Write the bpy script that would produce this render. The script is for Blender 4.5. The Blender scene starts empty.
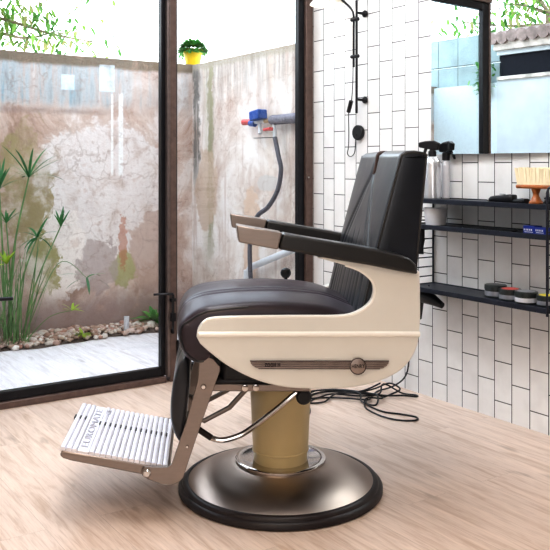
import bpy, bmesh, math, random
from mathutils import Vector, Matrix
random.seed(7)
S = bpy.context.scene
COL = S.collection
PI = math.pi
# World axes: x=0 is the tiled wall, y=0 the glazed front, garden at y>0, z up, metres.

# ------------------------------------------------------------------ materials
class G:
    """tiny node-graph helper"""
    def __init__(s, name):
        s.m = bpy.data.materials.new(name); s.m.use_nodes = True
        s.t = s.m.node_tree; s.t.nodes.clear()
        s.out = s.n('ShaderNodeOutputMaterial')
        s._co = None
    def n(s, typ, **kw):
        nd = s.t.nodes.new(typ)
        for k, v in kw.items(): setattr(nd, k, v)
        return nd
    def set(s, sock, v):
        if isinstance(v, bpy.types.NodeSocket): s.t.links.new(v, sock)
        elif v is not None:
            if isinstance(v, (tuple, list)) and len(v) == 3 and sock.type == 'RGBA': v = (*v, 1)
            sock.default_value = v
    @property
    def co(s):
        if s._co is None: s._co = s.n('ShaderNodeTexCoord').outputs['Object']
        return s._co
    def xyz(s):
        nd = s.n('ShaderNodeSeparateXYZ'); s.set(nd.inputs[0], s.co); return nd.outputs
    def vec(s, x, y, z=0.0):
        nd = s.n('ShaderNodeCombineXYZ')
        for i, v in enumerate((x, y, z)): s.set(nd.inputs[i], v)
        return nd.outputs[0]
    def scaled(s, sx, sy, sz):
        nd = s.n('ShaderNodeMapping'); s.set(nd.inputs['Vector'], s.co); nd.inputs['Scale'].default_value = (sx, sy, sz)
        return nd.outputs[0]
    def noise(s, scale, detail=4, vec=None, rough=.55, dist=0, col=False):
        nd = s.n('ShaderNodeTexNoise'); s.set(nd.inputs['Vector'], vec or s.co)
        nd.inputs['Scale'].default_value = scale; nd.inputs['Detail'].default_value = detail
        nd.inputs['Roughness'].default_value = rough; nd.inputs['Distortion'].default_value = dist
        return nd.outputs['Color' if col else 'Fac']
    def math(s, op, a, b=None, clamp=False):
        nd = s.n('ShaderNodeMath', operation=op, use_clamp=clamp); s.set(nd.inputs[0], a); s.set(nd.inputs[1], b); return nd.outputs[0]
    def rng(s, v, a, b, c=0., d=1.):
        nd = s.n('ShaderNodeMapRange'); s.set(nd.inputs[0], v)
        for i, x in enumerate((a, b, c, d)): nd.inputs[i+1].default_value = x
        nd.interpolation_type = 'SMOOTHSTEP'; nd.clamp = True
        return nd.outputs[0]
    def ramp(s, v, stops):
        nd = s.n('ShaderNodeValToRGB'); s.set(nd.inputs[0], v); e = nd.color_ramp.elements
        while len(e) < len(stops): e.new(.5)
        for el, (p, c) in zip(e, stops): el.position = p; el.color = (*c, 1)
        return nd.outputs[0]
    def mix(s, f, a, b, mode='MIX'):
        nd = s.n('ShaderNodeMix', data_type='RGBA', blend_type=mode)
        s.set(nd.inputs[0], f); s.set(nd.inputs[6], a); s.set(nd.inputs[7], b); return nd.outputs[2]
    def bump(s, h, strength=.3, dist=.005):
        nd = s.n('ShaderNodeBump'); nd.inputs['Strength'].default_value = strength; nd.inputs['Distance'].default_value = dist
        s.set(nd.inputs['Height'], h); return nd.outputs[0]
    def gam(s, c, k):
        nd = s.n('ShaderNodeGamma'); s.set(nd.inputs[0], c); nd.inputs[1].default_value = k; return nd.outputs[0]
    def bsdf(s, color, rough=.5, metal=0., normal=None, **kw):
        nd = s.n('ShaderNodeBsdfPrincipled'); s.set(nd.inputs['Base Color'], color); s.set(nd.inputs['Roughness'], rough)
        s.set(nd.inputs['Metallic'], metal)
        if normal: s.set(nd.inputs['Normal'], normal)
        for k, v in kw.items(): s.set(nd.inputs[k.replace('_', ' ')], v)
        s.t.links.new(nd.outputs[0], s.out.inputs[0]); return s.m

def plain(name, c, rough=.5, metal=0., nscale=40, var=.12, bmp=0., **kw):
    g = G(name)
    f = g.noise(nscale, 3)
    lo = tuple(x*(1-var) for x in c); hi = tuple(min(1, x*(1+var)) for x in c)
    colr = g.ramp(f, [(.3, lo), (.7, hi)])
    return g.bsdf(colr, rough, metal, g.bump(f, bmp, .002) if bmp else None, **kw)

def mat_tiles():
    g = G('white_metro_tiles'); x, y, z = g.xyz()
    u = g.math('ADD', z, .0087); v = g.math('SUBTRACT', -.0055+9.01, y)
    nb = g.n('ShaderNodeTexBrick', offset=.5, offset_frequency=2)
    wob = g.noise(3.0, 2)
    g.set(nb.inputs['Vector'], g.vec(u, v))
    nb.inputs['Scale'].default_value = 1; nb.inputs['Mortar Size'].default_value = .0019
    nb.inputs['Mortar Smooth'].default_value = .15; nb.inputs['Brick Width'].default_value = .1655
    nb.inputs['Row Height'].default_value = .0901; nb.inputs['Bias'].default_value = 0
    nb.inputs['Color1'].default_value = (.87, .865, .86, 1); nb.inputs['Color2'].default_value = (.81, .80, .80, 1)
    nb.inputs['Mortar'].default_value = (.035, .033, .038, 1)
    c = g.mix(g.rng(g.noise(9, 4), .4, .75, 0, .22), nb.outputs['Color'], (.55, .54, .53), 'MIX')
    c = g.mix(nb.outputs['Fac'], c, (.04, .037, .04))
    h = g.math('SUBTRACT', g.math('MULTIPLY', g.noise(14, 3), .25), nb.outputs['Fac'])
    return g.bsdf(c, g.rng(nb.outputs['Fac'], 0, 1, .3, .9), 0, g.bump(h, .35, .003))

def mat_planks(name, tint, dark, w=.165, rough=.42):
    g = G(name); x, y, z = g.xyz()
    nb = g.n('ShaderNodeTexBrick', offset=.37, offset_frequency=2)
    g.set(nb.inputs['Vector'], g.vec(g.math('ADD', y, 20), g.math('ADD', x, 20.05)))
    nb.inputs['Scale'].default_value = 1; nb.inputs['Mortar Size'].default_value = .0008
    nb.inputs['Mortar Smooth'].default_value = .3; nb.inputs['Brick Width'].default_value = 1.25
    nb.inputs['Row Height'].default_value = w; nb.inputs['Bias'].default_value = 0
    nb.inputs['Color1'].default_value = (0, 0, 0, 1); nb.inputs['Color2'].default_value = (1, 1, 1, 1)
    nb.inputs['Mortar'].default_value = (.5, .5, .5, 1)
    pl = nb.outputs['Color']
    off = g.math('MULTIPLY', pl, 7.0)
    gv = g.vec(g.math('MULTIPLY', x, 26), g.math('ADD', g.math('MULTIPLY', y, 2.2), off), off)
    grain = g.noise(1.6, 6, gv, .62, .6)
    fine = g.noise(5.5, 4, g.vec(g.math('MULTIPLY', x, 40), g.math('MULTIPLY', y, 2.0), off), .6)
    c = g.ramp(grain, [(.25, dark), (.5, tint), (.78, tuple(min(1, t*1.16) for t in tint))])
    c = g.mix(g.rng(fine, .45, .75, 0, .35), c, tuple(d*.85 for d in dark))
    c = g.mix(g.rng(pl, 0, 1, 0, .22), c, tuple(t*.72 for t in tint))
    knots = g.noise(2.6, 3, g.vec(g.math('MULTIPLY', x, 5), g.math('MULTIPLY', y, 1.4)), .5)
    c = g.mix(g.rng(knots, .62, .76, 0, .45), c, tuple(d*.6 for d in dark))
    c = g.mix(g.math('MULTIPLY', nb.outputs['Fac'], .35), c, tuple(d*.5 for d in dark))
    return g.bsdf(c, rough, 0, g.bump(g.math('SUBTRACT', g.math('MULTIPLY', fine, .3), nb.outputs['Fac']), .15, .002))

def blob(g, ax, bx, cx, cz, rx, rz, n, amt=.5):
    """soft patch mask round (cx, cz) in the wall's own plane, its edge broken by noise n"""
    a = g.math('POWER', g.math('DIVIDE', g.math('SUBTRACT', ax, cx), rx), 2)
    b = g.math('POWER', g.math('DIVIDE', g.math('SUBTRACT', bx, cz), rz), 2)
    d = g.math('ADD', g.math('SQRT', g.math('ADD', a, b)), g.math('MULTIPLY', g.math('SUBTRACT', n, .5), amt*4))
    return g.rng(d, .92, 1.04, 1, 0)

def mat_back_wall():
    g = G('peeling_garden_plaster'); x, y, z = g.xyz()
    n1 = g.noise(3.0, 10, None, .68, .6); n2 = g.noise(8, 8, None, .68, .4); n3 = g.noise(26, 6, None, .65)
    st = g.noise(3.2, 5, g.scaled(5, 5, .55), .6)
    st2 = g.noise(7.0, 4, g.scaled(5, 5, .35), .6)
    c = g.ramp(n1, [(.30, (.30, .20, .15)), (.42, (.48, .34, .28)), (.47, (.60, .46, .40)), (.56, (.68, .57, .52)), (.6, (.76, .68, .65))])
    c = g.mix(blob(g, x, z, -.62, .86, .50, .48, n1), c, g.ramp(n2, [(.35, (.62, .52, .48)), (.45, (.76, .69, .67)), (.6, (.82, .77, .76))]))
    c = g.mix(blob(g, x, z, -.95, .50, .20, .28, n2, .4), c, (.86, .79, .76))
    mott = g.rng(g.noise(5, 8, None, .7), .38, .6, .25, .95)
    c = g.mix(g.math('MULTIPLY', blob(g, x, z, -1.14, .95, .17, .36, n2), mott), c, (.40, .33, .19))
    c = g.mix(g.math('MULTIPLY', blob(g, x, z, -1.04, .44, .11, .20, n2), mott), c, (.38, .34, .15))
    c = g.mix(g.math('MULTIPLY', blob(g, x, z, -.50, .38, .09, .12, n2), .8), c, (.42, .41, .18))
    c = g.mix(g.math('MULTIPLY', blob(g, x, z, -.24, .50, .22, .25, n1), .75), c, (.56, .42, .36))
    c = g.mix(g.math('MULTIPLY', blob(g, x, z, -.68, .42, .14, .18, n2), .7), c, (.47, .39, .38))
    c = g.mix(g.math('MULTIPLY', blob(g, x, z, -.51, .55, .03, .16, n3, .7), .6), c, (.50, .2, .11))
    # darker brown towards the foot
    c = g.mix(g.rng(g.math('ADD', z, g.math('MULTIPLY', n2, .2)), .22, .42, .85, 0), c, (.36, .27, .26))
    # weathered band under the coping
    band = g.rng(g.math('ADD', z, g.math('MULTIPLY', n1, .10)), 1.44, 1.52)
    bc = g.ramp(st, [(.3, (.33, .34, .36)), (.45, (.52, .55, .57)), (.58, (.58, .50, .47)), (.72, (.74, .72, .72))])
    bc = g.mix(g.rng(st2, .52, .66, 0, .7), bc, (.33, .45, .52))
    c = g.mix(g.math('MULTIPLY', band, g.rng(x, -.75, -.25, 1, .35)), c, bc)
    ledge = g.math('MULTIPLY', g.rng(z, 1.36, 1.40), g.rng(g.math('ADD', z, g.math('MULTIPLY', n2, .1)), 1.43, 1.48, 1, 0))
    c = g.mix(g.math('MULTIPLY', ledge, g.rng(x, -.8, -.55, .75, .2)), c, (.36, .28, .26))
    c = g.mix(g.rng(g.math('ADD', z, g.math('MULTIPLY', n2, .05)), 1.69, 1.72, 0, .9), c, (.22, .17, .12))
    # two narrow pale vertical streaks
    for cx, w in ((-.585, .010), (-.525, .020)):
        m = g.math('MULTIPLY', g.rng(g.math('ABSOLUTE', g.math('SUBTRACT', x, cx)), w*.6, w, 1, 0), g.rng(z, .98, 1.0))
        m = g.math('MULTIPLY', m, g.math('MULTIPLY', g.rng(z, 1.50, 1.54, 1, 0), g.rng(n3, .3, .6, .5, 1)))
        c = g.mix(g.math('MULTIPLY', m, .8), c, (.93, .93, .93))
    for cx, cz_, w, hh_ in ((-.62, 1.615, .055, .09), (-.88, 1.575, .045, .05)):  # pale blue patches: reflections in the glass, painted into the wall colour
        m = g.math('MULTIPLY', g.rng(g.math('ABSOLUTE', g.math('SUBTRACT', x, cx)), w*.9, w, 1, 0), g.rng(g.math('ABSOLUTE', g.math('SUBTRACT', z, cz_)), hh_*.9, hh_, 1, 0))
        c = g.mix(g.math('MULTIPLY', m, g.rng(n2, .35, .55, .3, .9)), c, (.72, .82, .90))
    c = g.mix(g.rng(n3, .54, .72, 0, .5), c, (.42, .31, .27))
    c = g.mix(g.rng(n2, .56, .66, 0, .35), c, (.55, .38, .31))
    h = g.math('ADD', g.math('MULTIPLY', n1, 1.0), g.math('MULTIPLY', n3, .3))
    vo = g.n('ShaderNodeTexVoronoi', feature='DISTANCE_TO_EDGE'); g.set(vo.inputs['Vector'], g.mix(.22, g.co, g.noise(5, 4, col=True))); vo.inputs['Scale'].default_value = 7
    c = g.mix(g.math('MULTIPLY', g.rng(vo.outputs['Distance'], .004, .03, 1, 0), g.rng(n1, .42, .6, .32, 0)), c, (.30, .21, .17))
    return g.bsdf(g.gam(c, 1.05), .9, 0, g.bump(h, .5, .02))

def mat_side_wall():
    g = G('stained_pale_plaster'); x, y, z = g.xyz()
    n1 = g.noise(2.6, 10, None, .68, .5); n2 = g.noise(8, 8, None, .66); n3 = g.noise(24, 6, None, .65)
    st = g.noise(3.5, 5, g.scaled(5, 5, .35), .62); st2 = g.noise(6, 5, g.scaled(5, 5, .5), .6)
    c = g.ramp(n1, [(.3, (.44, .31, .26)), (.42, (.60, .50, .45)), (.52, (.72, .65, .61)), (.62, (.78, .73, .71))])
    top = g.rng(g.math('ADD', z, g.math('MULTIPLY', st, .55)), 1.62, 2.0)
    c = g.mix(g.math('MULTIPLY', top, .8), c, g.ramp(st2, [(.35, (.24, .21, .19)), (.5, (.44, .39, .36)), (.7, (.70, .63, .58))]))
    c = g.mix(g.math('MULTIPLY', g.rng(st, .50, .66), .65), c, (.52, .40, .35))
    # green run of algae and the dark run under the pot
    wv = g.math('ADD', g.math('MULTIPLY', g.math('SUBTRACT', n2, .5), .14), g.math('MULTIPLY', g.math('SUBTRACT', n3, .5), .08))
    for cy, w, colr, zlo, k in ((1.13, .05, (.15, .15, .03), .35, 1.0), (1.32, .06, (.17, .16, .15), .75, .9), (1.15, .10, (.55, .50, .42), .2, .5), (.42, .05, (.66, .55, .48), .3, .5)):
        m = g.rng(g.math('ABSOLUTE', g.math('ADD', g.math('SUBTRACT', y, cy), wv)), w*.4, w, 1, 0)
        m = g.math('MULTIPLY', g.math('MULTIPLY', m, g.rng(z, zlo, zlo+.35)), g.rng(st2, .35, .55, .45, 1))
        c = g.mix(g.math('MULTIPLY', m, k), c, colr)
    c = g.mix(g.math('MULTIPLY', blob(g, y, z, 1.2, .86, .14, .32, n1), .75), c, (.55, .42, .33))
    c = g.mix(g.math('MULTIPLY', blob(g, y, z, .62, .62, .10, .30, n2, .4), .75), c, (.62, .45, .34))
    c = g.mix(g.math('MULTIPLY', blob(g, y, z, .44, .95, .11, .05, n2, .3), .8), c, (.56, .52, .50))
    c = g.mix(g.rng(g.math('ADD', z, g.math('MULTIPLY', n2, .3)), .3, .6, .6, 0), c, (.48, .38, .33))
    c = g.mix(g.rng(g.math('ADD', z, g.math('MULTIPLY', n2, .05)), 1.71, 1.74, 0, .8), c, (.38, .33, .27))
    c = g.mix(g.rng(n3, .56, .74, 0, .4), c, (.45, .36, .32))
    vo = g.n('ShaderNodeTexVoronoi', feature='DISTANCE_TO_EDGE'); g.set(vo.inputs['Vector'], g.mix(.22, g.co, g.noise(5, 4, col=True))); vo.inputs['Scale'].default_value = 7
    c = g.mix(g.math('MULTIPLY', g.rng(vo.outputs['Distance'], .004, .03, 1, 0), g.rng(n1, .42, .6, .32, 0)), c, (.30, .21, .17))
    return g.bsdf(g.gam(c, .95), .9, 0, g.bump(g.math('ADD', n1, g.math('MULTIPLY', n3, .3)), .4, .015))

def mat_glass():
    g = G('window_glass')
    tr = g.n('ShaderNodeBsdfTransparent'); tr.inputs[0].default_value = (.97, .985, .98, 1)
    gl = g.n('ShaderNodeBsdfGlossy'); gl.inputs['Roughness'].default_value = .01
    ge = g.n('ShaderNodeNewGeometry'); dt = g.n('ShaderNodeVectorMath', operation='DOT_PRODUCT')
    g.set(dt.inputs[0], ge.outputs['Normal']); g.set(dt.inputs[1], ge.outputs['Incoming'])
    k = g.math('POWER', g.math('SUBTRACT', 1, g.math('ABSOLUTE', dt.outputs['Value'])), 5)
    mx = g.n('ShaderNodeMixShader'); g.set(mx.inputs[0], g.math('ADD', .035, g.math('MULTIPLY', k, .9)))
    g.t.links.new(tr.outputs[0], mx.inputs[1]); g.t.links.new(gl.outputs[0], mx.inputs[2])
    g.t.links.new(mx.outputs[0], g.out.inputs[0]); return g.m

def mat_island(name, stops, rough=.8, trans=0.):
    g = G(name); geo = g.n('ShaderNodeNewGeometry')
    c = g.ramp(geo.outputs['Random Per Island'], stops)
    if trans:
        d = g.n('ShaderNodeBsdfPrincipled'); g.set(d.inputs['Base Color'], c); d.inputs['Roughness'].default_value = rough
        t = g.n('ShaderNodeBsdfTranslucent'); g.set(t.inputs[0], c)
        mx = g.n('ShaderNodeMixShader'); mx.inputs[0].default_value = trans
        g.t.links.new(d.outputs[0], mx.inputs[1]); g.t.links.new(t.outputs[0], mx.inputs[2]); g.t.links.new(mx.outputs[0], g.out.inputs[0])
        return g.m
    c = g.mix(g.rng(g.noise(60, 3), .4, .8, 0, .4), c, (.35, .27, .24))
    return g.bsdf(c, rough)

def mat_brushed(name, c, rough, axis_scale, var=.25):
    g = G(name)
    f = g.noise(6, 5, g.scaled(*axis_scale), .7)
    colr = g.ramp(f, [(.3, tuple(x*(1-var) for x in c)), (.7, tuple(min(1, x*(1+var)) for x in c))])
    return g.bsdf(colr, g.rng(f, .3, .7, rough*.8, rough*1.3), 1.0, g.bump(f, .06, .001))

def mat_leather(name, c, rough=.36, coat=.6):
    g = G(name); v = g.n('ShaderNodeTexVoronoi'); g.set(v.inputs['Vector'], g.co); v.inputs['Scale'].default_value = 420
    n = g.noise(12, 3)
    colr = g.ramp(n, [(.3, tuple(x*.8 for x in c)), (.7, tuple(x*1.25 for x in c))])
    return g.bsdf(colr, g.rng(n, .3, .7, rough-.04, rough+.05), 0, g.bump(v.outputs['Distance'], .06, .001), Coat_Weight=coat, Coat_Roughness=.28)

def mat_aniso(name, c, rough):
    g = G(name); tg = g.n('ShaderNodeTangent', direction_type='RADIAL', axis='Z')
    f = g.noise(3, 4)
    colr = g.ramp(f, [(.3, tuple(x*.9 for x in c)), (.7, tuple(x*1.08 for x in c))])
    return g.bsdf(colr, rough, 1.0, Anisotropic=.6, Tangent=tg.outputs[0])

M = dict(
    tiles=mat_tiles(),
    floor=mat_planks('light_oak_planks', (.76, .625, .54), (.55, .39, .29), rough=.34),
    deck=mat_planks('pale_terrace_planks', (.76, .72, .73), (.56, .50, .49), rough=.6),
    back=mat_back_wall(), side=mat_side_wall(), glass=mat_glass(),
    white=plain('white_paint', (.86, .86, .85), .7, var=.03),
    frame=plain('brown_steel_frame', (.165, .115, .10), .42, .2, var=.15),
    black=plain('black_steel', (.012, .012, .016), .35, .2, var=.2),
    shelf=plain('blue_black_powder_coat', (.016, .020, .034), .4, .1, var=.2),
    blackpl=plain('black_plastic', (.014, .014, .017), .35, var=.2),
    rubber=plain('dark_rubber', (.022, .014, .014), .42, var=.2),
    leather=mat_leather('black_leather', (.009, .012, .020)),
    seatl=mat_leather('dark_aubergine_leather', (.034, .021, .031), .40, .25),
    padpl=mat_leather('armrest_black_vinyl', (.010, .009, .009), .42),
    cream=plain('cream_enamel', (.76, .75, .71), .28, var=.02, nscale=8),
    creamhi=plain('cream_enamel_highlight', (.93, .91, .86), .2, var=.01),  # paler copy of the panel enamel for its painted highlights
    pedestal=plain('yellowed_enamel', (.62, .50, .28), .3, 0, var=.05, nscale=6),
    base=mat_aniso('brushed_base_metal', (.47, .395, .35), .36),
    alu=plain('polished_aluminium', (.86, .86, .92), .35, .35, var=.06),
    steel=mat_brushed('satin_steel', (.33, .285, .26), .38, (2, 2, 14), .08),
    chrome=plain('chrome', (.58, .55, .53), .1, 1.0, var=.05),
    emblem=plain('emblem_pewter', (.40, .34, .31), .4, .7, var=.1),
    emblemd=plain('emblem_dark_lines', (.06, .045, .045), .5, .3),
    red=plain('red_plastic', (.62, .10, .10), .4), blue=plain('blue_plastic', (.03, .10, .36), .35),
    brass=plain('weathered_brass', (.5, .38, .25), .45, .8), grey=plain('grey_foam', (.23, .22, .26), .8, bmp=.3),
    hose=plain('grey_rubber_hose', (.10, .095, .12), .5), pvc=plain('pale_grey_plastic_pipe', (.62, .63, .66), .4, var=.05),
    pot=plain('yellow_glazed_pot', (.85, .60, .03), .35, var=.1),
    leaf=mat_island('green_leaf', [(0, (.05, .20, .04)), (.5, (.09, .30, .07)), (1, (.20, .42, .10))], .5, .35),
    sedge=mat_island('sedge_green', [(0, (.03, .14, .05)), (.6, (.06, .22, .07)), (1, (.16, .34, .08))], .5, .25),
    stem=plain('sedge_stem', (.16, .28, .11), .6, var=.3, nscale=12), lime=mat_island('lime_leaf', [(0, (.45, .55, .05)), (1, (.30, .50, .08))], .5, .35),
    treeleaf=mat_island('sunlit_leaf', [(0, (.05, .15, .04)), (.4, (.11, .26, .05)), (.75, (.24, .36, .08)), (1, (.34, .27, .16))], .5, .5),
    bark=plain('grey_bark', (.30, .23, .18), .9, bmp=.5),
    stone=mat_island('pebbles', [(0, (.30, .17, .12)), (.3, (.50, .36, .28)), (.55, (.66, .60, .55)), (.8, (.42, .22, .16)), (1, (.82, .76, .72))]),
    soil=plain('dark_soil', (.12, .085, .07), .95, bmp=.6),
    mirror=plain('mirror_silver', (.88, .94, .95), .005, 1.0, var=.005),
    enamel=plain('lamp_cream_enamel', (.80, .76, .68), .3, var=.03),
    silver=plain('brushed_aluminium_bottle', (.72, .73, .76), .3, .75, var=.05),
    frost=plain('frosted_plastic', (.72, .72, .75), .35, var=.04),
    wood=plain('amber_varnished_wood', (.40, .14, .04), .3, var=.25, nscale=30),
    bristle=mat_brushed('pale_bristle', (.96, .85, .66), .8, (60, 60, 2), .1),
    bluebox=plain('blue_card_box', (.012, .035, .27), .35), labelw=plain('white_label', (.8, .8, .82), .5),
    tin_dark=plain('dark_green_tin', (.05, .06, .06), .3, .3), tin_grey=plain('grey_tin', (.40, .41, .45), .3, .4),
    redlabel=plain('red_label', (.65, .12, .10), .5), yellowlabel=plain('yellow_label', (.75, .65, .08), .5),
    cloth=plain('black_cloth', (.012, .012, .014), .95, bmp=.5),
    endwall=plain('whitewashed_wall', (.58, .63, .65), .8, var=.06, nscale=5, bmp=.2),
    panel=plain('greenish_grey_panel', (.30, .37, .38), .7, var=.15, nscale=6),
    terracotta=plain('weathered_roof_tile', (.32, .26, .24), .9, var=.35, nscale=14, bmp=.5),
    stucco=plain('weathered_fascia', (.62, .57, .52), .9, var=.3, nscale=9, bmp=.4), void=plain('dark_interior', (.012, .014, .022), .9),
)
for k in ('bristle',):
    M[k].node_tree.nodes['Principled BSDF'].inputs['Metallic'].default_value = 0
g_ = G('lit_bulb'); e_ = g_.n('ShaderNodeEmission'); e_.inputs[0].default_value = (1, .96, .9, 1); e_.inputs[1].default_value = 14
g_.t.links.new(e_.outputs[0], g_.out.inputs[0]); M['bulb'] = g_.m

# ------------------------------------------------------------------ geometry helpers
def tag(o, label=None, cat=None, group=None, kind=None):
    for k, v in (('label', label), ('category', cat), ('group', group), ('kind', kind)):
        if v: o[k] = v
    return o
def empty(name, loc, rz=0., label=None, cat=None, group=None):
    o = bpy.data.objects.new(name, None); o.empty_display_size = .1; COL.objects.link(o)
    o.location = loc; o.rotation_euler = (0, 0, rz)
    return tag(o, label, cat, group)
def obj(name, bm, mat, parent=None, bevel=0., seg=2, ang=35, sub=0):
    bmesh.ops.recalc_face_normals(bm, faces=bm.faces)
    for f in bm.faces: f.smooth = True
    for e in bm.edges:
        if len(e.link_faces) == 2 and e.calc_face_angle(0) > math.radians(ang): e.smooth = False
    me = bpy.data.meshes.new(name); bm.to_mesh(me); bm.free()
    o = bpy.data.objects.new(name, me); COL.objects.link(o)
    mats = mat if isinstance(mat, (list, tuple)) else [mat]
    for m in mats: me.materials.append(m)
    if parent: o.parent = parent
    if bevel:
        md = o.modifiers.new('bevel', 'BEVEL'); md.width = bevel; md.segments = seg; md.limit_method = 'ANGLE'; md.angle_limit = math.radians(40)
        md.harden_normals = False
    if sub:
        md = o.modifiers.new('sub', 'SUBSURF'); md.levels = md.render_levels = sub
    return o
def box(bm, x0, x1, y0, y1, z0, z1, mi=0):
    vs = [bm.verts.new(p) for p in ((x0,y0,z0),(x1,y0,z0),(x1,y1,z0),(x0,y1,z0),(x0,y0,z1),(x1,y0,z1),(x1,y1,z1),(x0,y1,z1))]
    for q in ((0,3,2,1),(4,5,6,7),(0,1,5,4),(1,2,6,5),(2,3,7,6),(3,0,4,7)):
        f = bm.faces.new([vs[i] for i in q]); f.material_index = mi
    return vs
def bx(*a, mi=0):
    bm = bmesh.new(); box(bm, *a, mi=mi); return bm
def cr(pts, n=8, closed=False):
    """Catmull-Rom through pts"""
    P = [Vector(p) for p in pts]; out = []; N = len(P)
    for i in range(N if closed else N-1):
        if closed: p0, p1, p2, p3 = P[i-1], P[i], P[(i+1) % N], P[(i+2) % N]
        else: p0, p1, p2, p3 = P[max(i-1, 0)], P[i], P[i+1], P[min(i+2, N-1)]
        for k in range(n):
            t = k/n
            out.append(.5*((2*p1)+(p2-p0)*t+(2*p0-5*p1+4*p2-p3)*t*t+(3*p1-p0-3*p2+p3)*t**3))
    if not closed: out.append(P[-1])
    return out
def tube(bm, pts, r, n=8, mi=0, smooth=0):
    P = cr(pts, smooth) if smooth else [Vector(p) for p in pts]
    R = r if isinstance(r, (list, tuple)) else None
    rings = []; prev = None
    for i, p in enumerate(P):
        t = (P[min(i+1, len(P)-1)]-P[max(i-1, 0)])
        t = t.normalized() if t.length > 1e-9 else Vector((0, 0, 1))
        if prev is None:
            a = t.cross(Vector((0, 0, 1)) if abs(t.z) < .9 else Vector((1, 0, 0))).normalized()
        else:
            a = prev-t*prev.dot(t); a = a.normalized() if a.length > 1e-6 else t.orthogonal().normalized()
        prev = a; b = t.cross(a)
        if R: q = i/(len(P)-1)*(len(R)-1); j = min(int(q), len(R)-2); rr = R[j]+(R[j+1]-R[j])*(q-j)
        else: rr = r
        rings.append([bm.verts.new(p+a*rr*math.cos(2*PI*k/n)+b*rr*math.sin(2*PI*k/n)) for k in range(n)])
    for A, B in zip(rings, rings[1:]):
        for k in range(n):
            f = bm.faces.new((A[k], A[(k+1) % n], B[(k+1) % n], B[k])); f.material_index = mi
    for rg in (rings[0], rings[-1]):
        f = bm.faces.new(rg); f.material_index = mi
def tb(*a, **k):
    bm = bmesh.new(); tube(bm, *a, **k); return bm
def lathe(bm, prof, n=40, c=(0, 0, 0), mi=0):
    """revolve (r, z) about z; r=0 ends close"""
    rings = []
    for r, z in prof:
        if r < 1e-6: rings.append([bm.verts.new((c[0], c[1], c[2]+z))])
        else: rings.append([bm.verts.new((c[0]+r*math.cos(2*PI*k/n), c[1]+r*math.sin(2*PI*k/n), c[2]+z)) for k in range(n)])
    for A, B in zip(rings, rings[1:]):
        for k in range(n):
            q = [A[k % len(A)], A[(k+1) % len(A)], B[(k+1) % len(B)], B[k % len(B)]]
            q = list(dict.fromkeys(q))
            if len(q) > 2: f = bm.faces.new(q); f.material_index = mi
    if prof[0] != prof[-1]:
        for rg in (rings[0], rings[-1]):
            if len(rg) > 2: f = bm.faces.new(rg); f.material_index = mi
def lt(*a, **k):
    bm = bmesh.new(); lathe(bm, *a, **k); return bm
def xform(bm, mtx): bmesh.ops.transform(bm, matrix=mtx, verts=bm.verts); return bm
def prism(bm, pts, y0, y1, mi=0):
    """polygon in (x, z) extruded along y"""
    A = [bm.verts.new((p[0], y0, p[1])) for p in pts]; B = [bm.verts.new((p[0], y1, p[1])) for p in pts]
    n = len(pts); fs = [bm.faces.new(A), bm.faces.new(list(reversed(B)))]
    for i in range(n): fs.append(bm.faces.new((A[i], B[i], B[(i+1) % n], A[(i+1) % n])))
    for f in fs: f.material_index = mi
    return fs
def pr(*a, **k):
    bm = bmesh.new(); prism(bm, *a, **k); return bm
def loft(bm, loops):
    rings = [[bm.verts.new(p) for p in L] for L in loops]; n = len(rings[0])
    for A, B in zip(rings, rings[1:]):
        for k in range(n): bm.faces.new((A[k], A[(k+1) % n], B[(k+1) % n], B[k]))
    bm.faces.new(rings[0]); bm.faces.new(rings[-1])
def text(name, body, size, mtx, mat, parent, depth=.0012, track=1.0, width=None, bold=0.):
    cu = bpy.data.curves.new(name+'_curve', 'FONT'); cu.body = body; cu.size = size; cu.align_x = 'CENTER'; cu.align_y = 'CENTER'
    cu.extrude = depth; cu.offset = bold; cu.space_character = track; cu.resolution_u = 3
    t = bpy.data.objects.new(name+'_tmp', cu); COL.objects.link(t)
    bpy.context.view_layer.update()
    me = bpy.data.meshes.new_from_object(t.evaluated_get(bpy.context.evaluated_depsgraph_get()))
    bpy.data.objects.remove(t); bpy.data.curves.remove(cu)
    me.name = name
    if width:
        xs = [v.co.x for v in me.vertices]; k = width/(max(xs)-min(xs))
        for v in me.vertices: v.co.x *= k
    me.transform(mtx)
    o = bpy.data.objects.new(name, me); COL.objects.link(o); me.materials.clear(); me.materials.append(mat); o.parent = parent
    return o
def structure(o): o['kind'] = 'structure'; return o
def copy_tree(o, parent=None):
    c = o.copy(); COL.objects.link(c)
    if parent: c.parent = parent
    for ch in list(o.children): copy_tree(ch, c)
    return c

# ------------------------------------------------------------------ room shell
structure(obj('floor', bx(-4.6, .02, -5.6, .06, -.1, 0), M['floor']))
structure(obj('ceiling', bx(-4.6, .12, -5.6, .06, 2.9, 3.0), M['white']))
structure(obj('wall_right', bx(0, .12, -5.6, .06, -.1, 3.0), M['tiles']))
structure(obj('wall_left', bx(-4.72, -4.6, -5.6, .06, -.1, 3.0), M['white']))
structure(obj('wall_back', bx(-4.72, .12, -5.72, -5.6, -.1, 3.0), plain('dark_grey_paint', (.22, .21, .21), .7)))
bm = bmesh.new(); box(bm, -4.6, -2.78, -.06, .06, 0, 2.9); box(bm, -2.78, 0, -.05, .05, 2.62, 2.9)
structure(obj('wall_front', bm, M['white']))

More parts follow.
